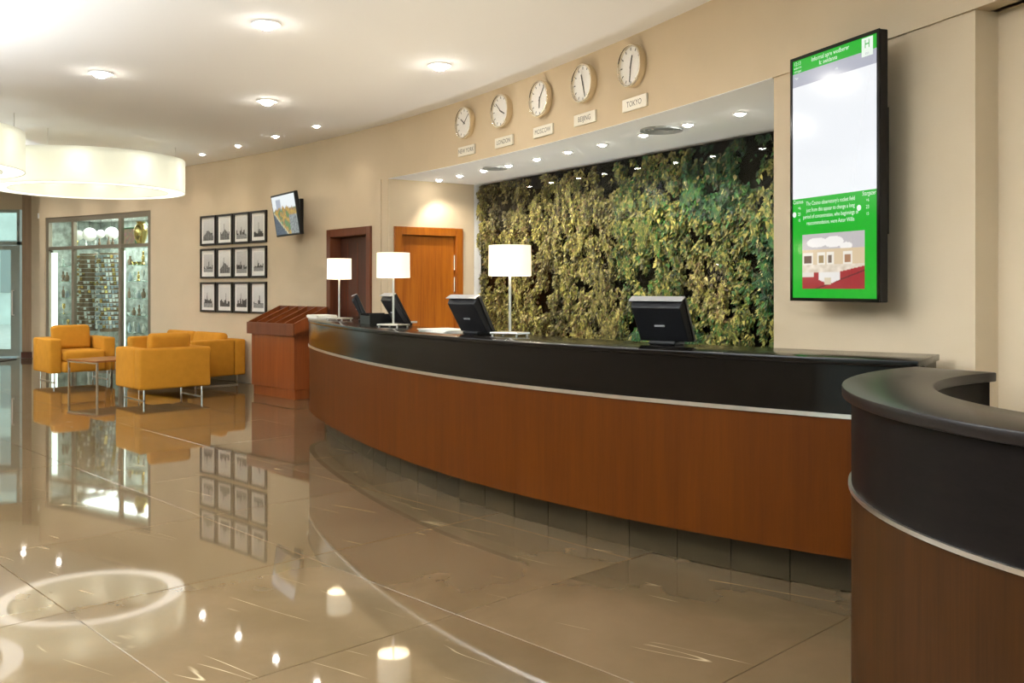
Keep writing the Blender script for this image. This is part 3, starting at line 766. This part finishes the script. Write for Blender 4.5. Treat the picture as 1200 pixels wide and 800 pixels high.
# ring pendants
def pendant(loc, label, r_=1.2, ri=.97, h=.44):
    t = thing('ring_pendant', label, 'pendant lamp', loc, 0, 'white ring pendants')
    MB().lathe([(r_, 0), (r_, h), (r_-.012, h), (r_-.012, 0)], 72).build('outer_shade', M['ringw'], t, smooth=True)
    MB().lathe([(ri, 0), (ri, h), (ri+.012, h), (ri+.012, 0)], 72).build('inner_shade', M['ringw'], t, smooth=True)
    MB().lathe([(ri+.013, .012), (r_-.013, .012), (r_-.013, .022), (ri+.013, .022)], 72).build('diffuser', M['ringd'], t)
    for k in range(3):
        a = 2*pi*k/3+.5; MB().cyl(((r_+ri)/2*cos(a), (r_+ri)/2*sin(a)), .006, .02, ZC-loc[2], 8).build('hanger', M['steel'], t)
    for k in range(10):
        a = 2*pi*k/10
        b = MB().lathe([(.001, .10), (.03, .12), (.045, .16), (.03, .20), (.001, .22)], 12, closed=False).build('bulb', M['bulb'], t, smooth=True)
        b.location = ((r_+ri)/2*cos(a), (r_+ri)/2*sin(a), 0)
    MB().lathe([(ri+.035, h-.03), (r_-.035, h-.03), (r_-.035, h-.02), (ri+.035, h-.02)], 72).build('added_top_baffle', M['white'], t)  # unseen baffle, added to block light going up to the ceiling
    for k in range(10):
        a = 2*pi*k/10
        l = D.lights.new('lamp', 'POINT'); l.energy = P_RING/10; l.color = (1, .97, .90); l.shadow_soft_size = .03
        link(D.objects.new('lamp', l), t).location = ((r_+ri)/2*cos(a), (r_+ri)/2*sin(a), .27)
    return t
M['bulb'] = emis('pendant_bulb', (1, .94, .82), 3)
pendant((-5.62, 12.5, 2.69), 'big white ring pendant hanging above the mustard seating')
pendant((-6.48, 9.9, 2.68), 'nearer white ring pendant, cut by the left edge of view')

# unseen fill uplighters, added beside and behind the viewer to brighten the ceiling
def uplighter(loc, label, k=1.0):
    t = thing('added_fill_uplighter', label, 'fill light', loc, 0, 'added fill lights around the viewer')
    MB().cyl((0, 0), .15, 0, .025, 28).build('base', M['steel'], t, bevel=.005)
    MB().cyl((0, 0), .014, .025, 1.72, 12).build('pole', M['steel'], t, smooth=True)
    MB().lathe([(.02, 1.72), (.10, 1.75), (.17, 1.82), (.175, 1.82), (.10, 1.74), (.02, 1.70)], 28).build('bowl', M['white'], t, smooth=True)
    l = D.lights.new('lamp', 'SPOT'); l.energy = P_FILL_UP*k; l.color = (.91, .96, 1); l.spot_size = radians(160); l.spot_blend = .8; l.shadow_soft_size = .1
    o = link(D.objects.new('lamp', l), t); o.location = (0, 0, 1.83); o.rotation_euler = (pi, 0, 0)
for (x, y, s) in ((-9.6, 12.5, 'beyond the left edge of view, farthest'), (-9.0, 8.2, 'beyond the left edge of view, second'), (-5.6, 5.0, 'left of the viewer, third'),
                  (-2.6, 2.2, 'just left of the viewer'), (.1, -1.2, 'just behind the viewer'), (-6.5, -.5, 'behind the viewer at left')):
    uplighter((x, y, 0), 'added ceiling fill light on a thin pole, ' + s, .65 if y > 8 else .75 if y < -1 else 1.1)

# ================================================================== LOUNGE
def seat_unit(name, label, cat, loc, rz, W, Dp, nc, ah=.65, arm=.17, back_t=.18, group=None, bh_=.80):
    t = thing(name, label, cat, loc, rz, group); h, d = W/2, Dp/2; z0 = .14
    sm = dict(bevel=.03, seg=3, smooth=True)
    MB().box(-h+arm+.002, h-arm-.002, -d-.07, d-back_t-.002, z0+.01, .31).build('seat_base', M['gold'], t, **sm)
    for s in (-1, 1): MB().box(*sorted((s*h, s*(h-arm))), -d, d-back_t-.002, z0, ah).build('arm', M['gold'], t, **sm)
    MB().box(-h, h, d-back_t, d, z0, ah).build('backrest', M['gold'], t, **sm)
    cw = (W-2*arm-.01)/nc
    for k in range(nc):
        x0 = -h+arm+.005+k*cw
        MB().box(x0+.003, x0+cw-.003, -d-.09, d-back_t-.06, .312, .47).build('seat_cushion', M['gold'], t, bevel=.05, seg=4, smooth=True)
        q = MB().box(x0+.02, x0+cw-.02, -.07, .08, 0, bh_-.43).build('back_cushion', M['gold'], t, bevel=.055, seg=4, smooth=True)
        q.location = (0, d-back_t-.10, .465); q.rotation_euler = (radians(-10), 0, 0)
    for sx in (-1, 1):
        for sy in (-1, 1):
            MB().cyl((sx*(h-.09), sy*(d-.09)), .013, 0.008, z0+.01, 10).build('leg', M['chrome'], t)
        MB().box(sx*(h-.09)-.012, sx*(h-.09)+.012, -d+.08, d-.08, 0, .012).build('sled_rail', M['chrome'], t)
    return t
seat_unit('armchair', 'mustard armchair facing the viewer, in front of the shop window', 'armchair', (-6.72, 14.41, 0), radians(43), .95, .81, 1, group='mustard armchairs')
seat_unit('armchair', 'mustard armchair seen from its back, nearest the viewer', 'armchair', (-4.517, 12.16, 0), radians(223), .93, .81, 1, group='mustard armchairs')
seat_unit('sofa', 'two-seat mustard sofa with its back to the wall of prints', 'sofa', (-4.90, 14.06, 0), radians(-42), 1.98, .84, 2, ah=.66, bh_=.72)
tbl = thing('coffee_table', 'low square wood-topped coffee table with thin metal legs between armchairs', 'coffee table', (-5.86, 13.50, 0), radians(-33))
MB().box(-.36, .36, -.36, .36, .365, .39).build('table_top', M['table'], tbl, bevel=.004)
for sx in (-1, 1):
    for sy in (-1, 1): MB().box(sx*.335-.012, sx*.335+.012, sy*.335-.012, sy*.335+.012, 0, .365).build('leg', M['chrome'], tbl)
MB().box(-.335, .335, -.335-.008, -.335+.008, .345, .365).box(-.335, .335, .335-.008, .335+.008, .345, .365).build('apron_rail', M['chrome'], tbl)

# brochure stand
q0, q1 = px(293.6, 460.7, 0), px(344.4, 469, 0)
ax = (q1-q0).normalized(); Wb = (q1-q0).length; ay = Vector((-ax.y, ax.x, 0))
bs = thing('brochure_stand', 'brown wooden brochure stand with sloping divided top, left of the counter', 'display stand', (q0+q1)/2, atan2(ax.y, ax.x))
h = Wb/2; dp = .46
MB().box(-h+.03, h-.03, .03, dp-.02, 0, .12).build('plinth', M['stand'], bs)
MB().box(-h+.01, h-.01, .01, dp, .12, .80).build('body', M['stand'], bs, bevel=.004)
zf, zk = .955, 1.165
def sl(y): return zf+(zk-zf)*(y+.03)/(dp+.03)
MB().box(-h-.05, h+.03, -.03, -.005, .80, zf).build('front_rail', M['mahog'], bs, bevel=.003)
MB().hexa([(-h-.05, -.005, .80), (h+.03, -.005, .80), (h+.03, dp, .80), (-h-.05, dp, .80), (-h-.05, -.005, .83), (h+.03, -.005, .83), (h+.03, dp, .97), (-h-.05, dp, .97)]).build('tray_floor', M['mahogd'], bs)
MB().box(-h-.05, h+.03, dp, dp+.02, .80, zk).build('back_rail', M['mahog'], bs)
nd = 5
for k in range(nd+1):
    x = -h-.05+(2*h+.08-.018)*k/nd
    MB().hexa([(x, -.005, .80), (x+.018, -.005, .80), (x+.018, dp, .80), (x, dp, .80), (x, -.005, sl(0)-.005), (x+.018, -.005, sl(0)-.005), (x+.018, dp, zk), (x, dp, zk)]).build('divider', M['stand'], bs)

# ================================================================== THINGS ON THE COUNTER
def lamp(loc, label, sh=.30, r_=.14, H=.59):
    t = thing('table_lamp', label, 'table lamp', loc, radians(-35), 'cream-shaded table lamps on the counter')
    MB().box(-.11, .11, -.075, .075, .012, .026).build('base', M['steel'], t, bevel=.004)
    for sx in (-1, 1):
        for sy in (-1, 1): MB().cyl((sx*.095, sy*.06), .008, 0, .012, 8).build('foot', M['steel'], t)
    MB().cyl((0, 0), .009, .026, H-.03, 12).build('stem', M['steel'], t, smooth=True)
    MB().lathe([(r_, H-sh*.66), (r_*.985, H), (r_*.985-.004, H), (r_-.004, H-sh*.66)], 40).build('shade', M['shade'], t, smooth=True)
    MB().lathe([(.001, H-.16), (.02, H-.15), (.03, H-.11), (.02, H-.07), (.001, H-.06)], 12, closed=False).build('bulb', M['bulb'], t, smooth=True)
    l = D.lights.new('lamp', 'POINT'); l.energy = 22; l.color = (1, .84, .62); l.shadow_soft_size = .05
    link(D.objects.new('light_source', l), t).location = (0, 0, H-.04)
    return t
lamp(px(597.5, 393.5, ZT), 'lit table lamp before the ivy panel, rightmost on the counter')
lamp(px(461, 383.2, ZT), 'lit table lamp before the orange wooden door, middle of three', r_=.132)
lamp(px(397.5, 375.2, ZT), 'lit table lamp before the dark door, leftmost on the counter', r_=.117)

def monitor(p, rz, label, w_=.32, hh=.27, lean=28):
    t = thing('monitor', label, 'monitor', p, rz, 'monitors on the counter')
    # local: -y is the guest side (its back), +y the staff side (screen); top leans to the guest side
    b = thing('panel', None, None); b.parent = t; b.location = (0, .03, .015); b.rotation_euler = (radians(lean), 0, 0)
    MB().hexa([(-w_/2, 0, 0), (w_/2, 0, 0), (w_/2, .025, 0), (-w_/2, .025, 0), (-w_/2, 0, hh), (w_/2, 0, hh), (w_/2, .025, hh), (-w_/2, .025, hh)]).build('bezel', M['plastic'], b, bevel=.004)
    MB().hexa([(-w_/2+.02, -.03, .02), (w_/2-.02, -.03, .02), (w_/2-.006, 0, .006), (-w_/2+.006, 0, .006), (-w_/2+.02, -.045, hh-.03), (w_/2-.02, -.045, hh-.03), (w_/2-.006, 0, hh-.004), (-w_/2+.006, 0, hh-.004)]).build('rear_cover', M['plastic2'], b, bevel=.005)
    MB().box(-w_/2+.004, w_/2-.004, -.03, .022, hh+.0005, hh+.007).build('top_highlight', M['silver'], b, bevel=.003)  # silver strip stands for the bright highlight along the top
    MB().box(-.03, .03, -.0445, -.038, .12, .128).build('maker_plate', M['silver'], b)
    rbox(-w_/2+.015, w_/2-.015, .025, .027, .02, hh-.02).build('screen', M['black'], b)
    MB().box(-.08, .08, -.04, .09, 0, .02).build('stand_base', M['plastic'], t, bevel=.006)
    return t
def tan_at(p):
    i = min(range(len(path)), key=lambda k: (path[k]-Vector((p.x, p.y, 0))).length)
    d = path[max(i-1, 0)]-path[min(i+1, len(path)-1)]; return atan2(d.y, d.x)
p4 = px(779, 403.5, ZT); monitor(p4, tan_at(p4)+radians(8), 'black monitor seen from behind, rightmost on the counter before the ivy', w_=.33)
p3_ = px(556, 391.6, ZT); monitor(p3_, tan_at(p3_)+radians(6), 'black monitor seen from behind, beside the rightmost table lamp', w_=.32)
p2 = px(468, 380.8, ZT); monitor(p2, tan_at(p2), 'dark monitor directly behind the middle table lamp', w_=.31)
p1 = px(425, 376.6, ZT); monitor(p1, tan_at(p1)-radians(14), 'slim monitor seen nearly edge-on before the dark door', w_=.24, hh=.25, lean=24)
# papers, trays
def flat(name, label, cat, p, rz, w_, d_, h_, m, n=1):
    t = thing(name, label, cat, p, rz)
    for k in range(n):
        o = MB().box(-w_/2, w_/2, -d_/2, d_/2, k*h_/n, (k+1)*h_/n-.0005).build('sheet' if n > 1 else 'body', m, t, bevel=.0008 if n == 1 else 0); o.rotation_euler = (0, 0, .05*((k*7) % 3-1))
    return t
pp = px(524, 388.4, ZT); flat('paper_stack', 'low stack of white paper on the counter before the orange door', 'paper', pp, tan_at(pp), .42, .26, .018, M['paper'], 3)
pp = px(377, 372.6, ZT); flat('leaflet_stack', 'flat stack of pale leaflets at the counter\'s far left end', 'leaflets', pp, tan_at(pp)+.5, .30, .21, .035, M['paper'], 4)
pp = px(442, 379.2, ZT)
dt = thing('document_tray', 'black document tray between the two left monitors', 'tray', pp, tan_at(pp))
MB().box(-.15, .15, -.11, .11, 0, .012).build('tray_floor', M['plastic'], dt)
for s in (-1, 1): MB().box(*sorted((s*.15, s*.138)), -.11, .11, .012, .09).build('side', M['plastic'], dt)
MB().box(-.138, .138, -.11, -.098, .012, .07).build('front', M['plastic'], dt)

# ================================================================== SHOP WINDOW
sw = thing('window_1', None, None, (0, 0, 0)); tag(sw, kind='structure')
bx_ = [54, 84, 139, 174.5]; tb_ = [th(x) for x in bx_]
def sp(t, off): return wall(t, off)
def post(t, w_, z0, z1, name='mullion', d_=.07):
    o = MB().box(-w_/2, w_/2, -d_/2, d_/2, z0, z1).build(name, M['alu'], sw, bevel=.004); o.location = wall(t, -.05); o.rotation_euler = (0, 0, t-pi/2); return o
post(tb_[0]-.0005, .08, 0, ZS); post(tb_[1], .07, 0, ZS-.08); post(tb_[2], .07, 0, ZS-.08); post(tb_[3], .12, 0, ZS)
TZ = 2.10
for a, b in zip(tb_, tb_[1:]):
    A = [wall(a, -.02), wall(b, -.02)]; B = [wall(a, -.09), wall(b, -.09)]
    MB().strip(A, B, ZS-.09, ZS-.001).build('head_bar', M['alu'], sw)
    MB().strip(A, B, TZ, TZ+.06).build('transom_bar', M['alu'], sw)
    MB().strip(A, B, 0, .10).build('bottom_rail', M['alu'], sw)
    A = [wall(a, -.05), wall(b, -.05)]; B = [wall(a, -.058), wall(b, -.058)]
    MB().strip(A, B, .10, TZ).build('pane', M['pane'], sw); MB().strip(A, B, TZ+.06, ZS-.09).build('pane', M['pane'], sw)
# shop room behind the glass
DS = 1.35
shp = MB().strip(arc(tb_[3]-.02, tb_[0]+.012, -DS), arc(tb_[3]-.02, tb_[0]+.012, -DS-.1), 0, ZS+.1).build('wall_shop', M['shopwall']); tag(shp, kind='structure')
for t in (tb_[3]-.02, tb_[0]+.012):
    MB().strip([wall(t, -.14), wall(t+.004, -.14)], [wall(t, -DS), wall(t+.004, -DS)], 0, ZS+.1).build('side_wall', M['shopwall'], shp)
MB().strip(arc(tb_[3]-.02, tb_[0]+.012, -.02), arc(tb_[3]-.02, tb_[0]+.012, -DS-.1), ZS+.005, ZS+.1).build('shop_ceiling', M['ceil'], shp)
for x, z0, z1, off in ((64, .1, 2.05, -.115), (143.5, .1, 2.05, -.14), (113, .9, 2.05, -.9), (132, .9, 2.05, -.9)):
    t = th(x, off); o = thing('light_tube', 'upright white light tube glowing in the shop window at %s' % {64: 'its left edge', 143.5: 'its right bay', 113: 'mid rear', 132: 'rear right of centre'}[x], 'light', wall(t, off), t-pi/2, 'upright light tubes in the shop window')
    w_ = .05 if off > -.5 else .03
    MB().cyl((0, 0), w_, z0, z1, 12).build('tube', M['strip'], o, smooth=True)
    for zz in (z0-.04, z1): MB().cyl((0, 0), w_*1.1, zz, zz+.04, 12).build('cap', M['steel'], o)
sl_ = D.lights.new('shop_light', 'AREA'); sl_.shape = 'RECTANGLE'; sl_.size = 2.6; sl_.size_y = .5; sl_.energy = 55; sl_.color = (.95, 1, .95)
slo = link(D.objects.new('shop_light', sl_)); tmid = (tb_[0]+tb_[3])/2; slo.location = wall(tmid, -.75, ZS-.02); slo.rotation_euler = (0, 0, tmid-pi/2)
# ware: a few profiles, copied
def prof(pts_, n=12): return MB().lathe(pts_, n, closed=False)
wares = []
for nm, pts_, mats_ in (
    ('vase', [(.001, 0), (.035, 0), (.055, .06), (.05, .11), (.02, .15), (.022, .19), (.03, .20)], ['ceramic', 'bluegrey', 'brownglaze']),
    ('bottle', [(.001, 0), (.035, 0), (.037, .12), (.03, .16), (.013, .19), (.013, .25), (.001, .25)], ['clearglass', 'brownglaze', 'bluegrey']),
    ('bowl', [(.001, 0), (.03, 0), (.035, .01), (.075, .07), (.08, .08), (.072, .078), (.03, .02)], ['ceramic', 'goldware', 'bluegrey']),
    ('goblet', [(.001, 0), (.035, 0), (.03, .008), (.006, .02), (.006, .10), (.03, .13), (.036, .19), (.03, .22)], ['clearglass', 'goldware', 'ceramic']),
    ('figurine', [(.001, 0), (.04, 0), (.045, .02), (.02, .05), (.035, .11), (.03, .15), (.012, .17), (.024, .2), (.018, .23), (.001, .245)], ['ceramic', 'brownglaze', 'goldware'])):
    for m_ in mats_: wares.append((nm, m_, prof(pts_).mesh(nm, M[m_], smooth=True)))
mname = {'ceramic': 'pale ceramic', 'bluegrey': 'blue-grey', 'brownglaze': 'brown glazed', 'clearglass': 'clear glass', 'goldware': 'gold-coloured'}
rw = random.Random(5)
def shelf(x0, x1, z, off, label, rowlab, n, depth=.30):
    t0, t1 = th(x0, off), th(x1, off); tm_ = (t0+t1)/2; L_ = (wall(t0, off)-wall(t1, off)).length
    o = MB().box(-L_/2, L_/2, -depth/2, depth/2, -.012, 0).build('glass_shelf', M['shelfglass']); o.location = wall(tm_, off, z); o.rotation_euler = (0, 0, tm_-pi/2)
    tag(o, label, 'shelf', 'glass shelves in the shop window')
    used = {}
    for k in range(n):
        nm, m_, me_ = wares[rw.randrange(len(wares))]
        q = link(D.objects.new(nm, me_)); t = t0+(t1-t0)*(k+.6+rw.uniform(-.06, .06))/(n+.2); q.location = wall(t, off+rw.uniform(-.01, .01), z+.0005)
        s = rw.uniform(.68, .85); q.scale = (s, s, s*rw.uniform(.9, 1.2))
        used.setdefault((nm, m_), []).append((k, q))
        tag(q, '%s %s on the %s' % (mname[m_], nm, rowlab), nm, '%s %ss on the %s' % (mname[m_], nm, rowlab))
    for lst in used.values():
        if len(lst) > 1:
            for k, q in lst: q['label'] += ', %s from left' % ordinal(k)
for bay, x0, x1, of_ in (('left', 72, 82, -.20), ('right', 149, 171, -.30)):
    for k, z in enumerate((.62, .92, 1.22, 1.52, 1.80)):
        lv = ['lowest', 'second-lowest', 'middle', 'second-highest', 'highest'][k]
        shelf(x0, x1, z, of_, '%s glass shelf in the %s bay of the shop window' % (lv, bay), '%s shelf of the shop window\'s %s bay' % (lv, bay), 2 if bay == 'left' else 4, .15)
shelf(87, 136, 2.12, -.35, 'glass shelf above the middle bay of the shop window', 'shelf above the shop window\'s middle bay', 9)
shelf(148, 171, 2.12, -.35, 'glass shelf above the right bay of the shop window', 'shelf above the shop window\'s right bay', 0)
# rotating racks with rows of small cards
for x, m1, lab in ((104, 'brownglaze', 'tall revolving rack of brown trinkets, left in the shop window\'s middle bay'), (128, 'bluegrey', 'tall revolving rack of grey trinkets, right in the shop window\'s middle bay')):
    t = th(x, -.52); rk = thing('display_rack', lab, 'display rack', wall(t, -.52), t-pi/2, 'revolving racks in the shop window')
    MB().cyl((0, 0), .02, .02, 2.06, 10).build('post', M['steel'], rk); MB().cyl((0, 0), .16, .6, 2.04, 20).build('core', M['brownglaze'], rk, smooth=True); MB().cyl((0, 0), .22, 0, .025, 24).build('base', M['plastic'], rk)
    for lv in range(17):
        z = .72+lv*.08
        MB().lathe([(.215, z), (.225, z), (.225, z+.006), (.215, z+.006)], 20).build('hoop', M['steel'], rk)
        cm = MB()
        for k in range(26):
            a = 2*pi*k/26+.2*lv; hh = .03+.04*rw.random()
            c_, s_ = cos(a), sin(a); p = Vector((.23*c_, .23*s_, z)); u = Vector((-s_, c_, 0))*.022; n_ = Vector((c_, s_, 0))*.012
            cm.m = rw.choice([0, 0, 0, 0, 1, 1, 2])
            lo_ = p-Vector((0, 0, hh)); cm.hexa([lo_-u, lo_+u, lo_+u+n_, lo_-u+n_, p-u, p+u, p+u+n_, p-u+n_])
        tag(cm.build('hanging_trinkets', [M[m1], M['ceramic'], M['goldware']], rk), kind='stuff')
gv = MB().lathe([(.001, 0), (.06, 0), (.05, .03), (.10, .16), (.12, .28), (.09, .38), (.06, .42), (.08, .46)], 20, closed=False).build('vase', M['goldware'], None, smooth=True)
gv.location = wall(th(165, -.30), -.30, 2.121); gv.scale = (1, 1, .95); tag(gv, 'tall gold vase at the top right of the shop window', 'vase')
pf = thing('framed_picture', 'small green-framed picture at the top of the shop window\'s right bay', 'picture', wall(th(153, -.42), -.42, 2.125), th(153, -.42)-pi/2)
MB().box(-.2, .2, -.02, .01, 0, .36).build('frame', mat('green_frame', (.05, .22, .10), .4), pf, bevel=.006)
grid_image('print', .33, .29, 10, 10, lambda u, t: (.6+.3*noise.noise(Vector((u*5, t*5, 0))), .4+.2*noise.noise(Vector((u*5, t*5, 3))), .36), M['print'], pf, y=-.0215, z0=.18)
for x, r_ in ((92, .10), (105, .13), (118, .08), (131, .12)):
    o = thing('shop_globe_lamp', 'round cream glass lamp hanging high in the shop window, %s' % {92: 'first from left', 105: 'second from left', 118: 'third from left', 131: 'fourth from left'}[x], 'lamp', wall(th(x, -.75), -.75, 2.42), 0, 'globe lamps hanging in the shop')
    MB().lathe([(.001, -r_)]+[(r_*cos(a), r_*sin(a)) for a in [radians(q) for q in range(-75, 90, 15)]]+[(.001, r_)], 16, closed=False).build('globe', M['globe'] if 'globe' in M else M.setdefault('globe', emis('lit_globe', (1, .92, .72), .2)), o, smooth=True)
    MB().cyl((0, 0), .006, r_*.95, ZS+.005-2.42, 6).build('cord', M['plastic'], o)
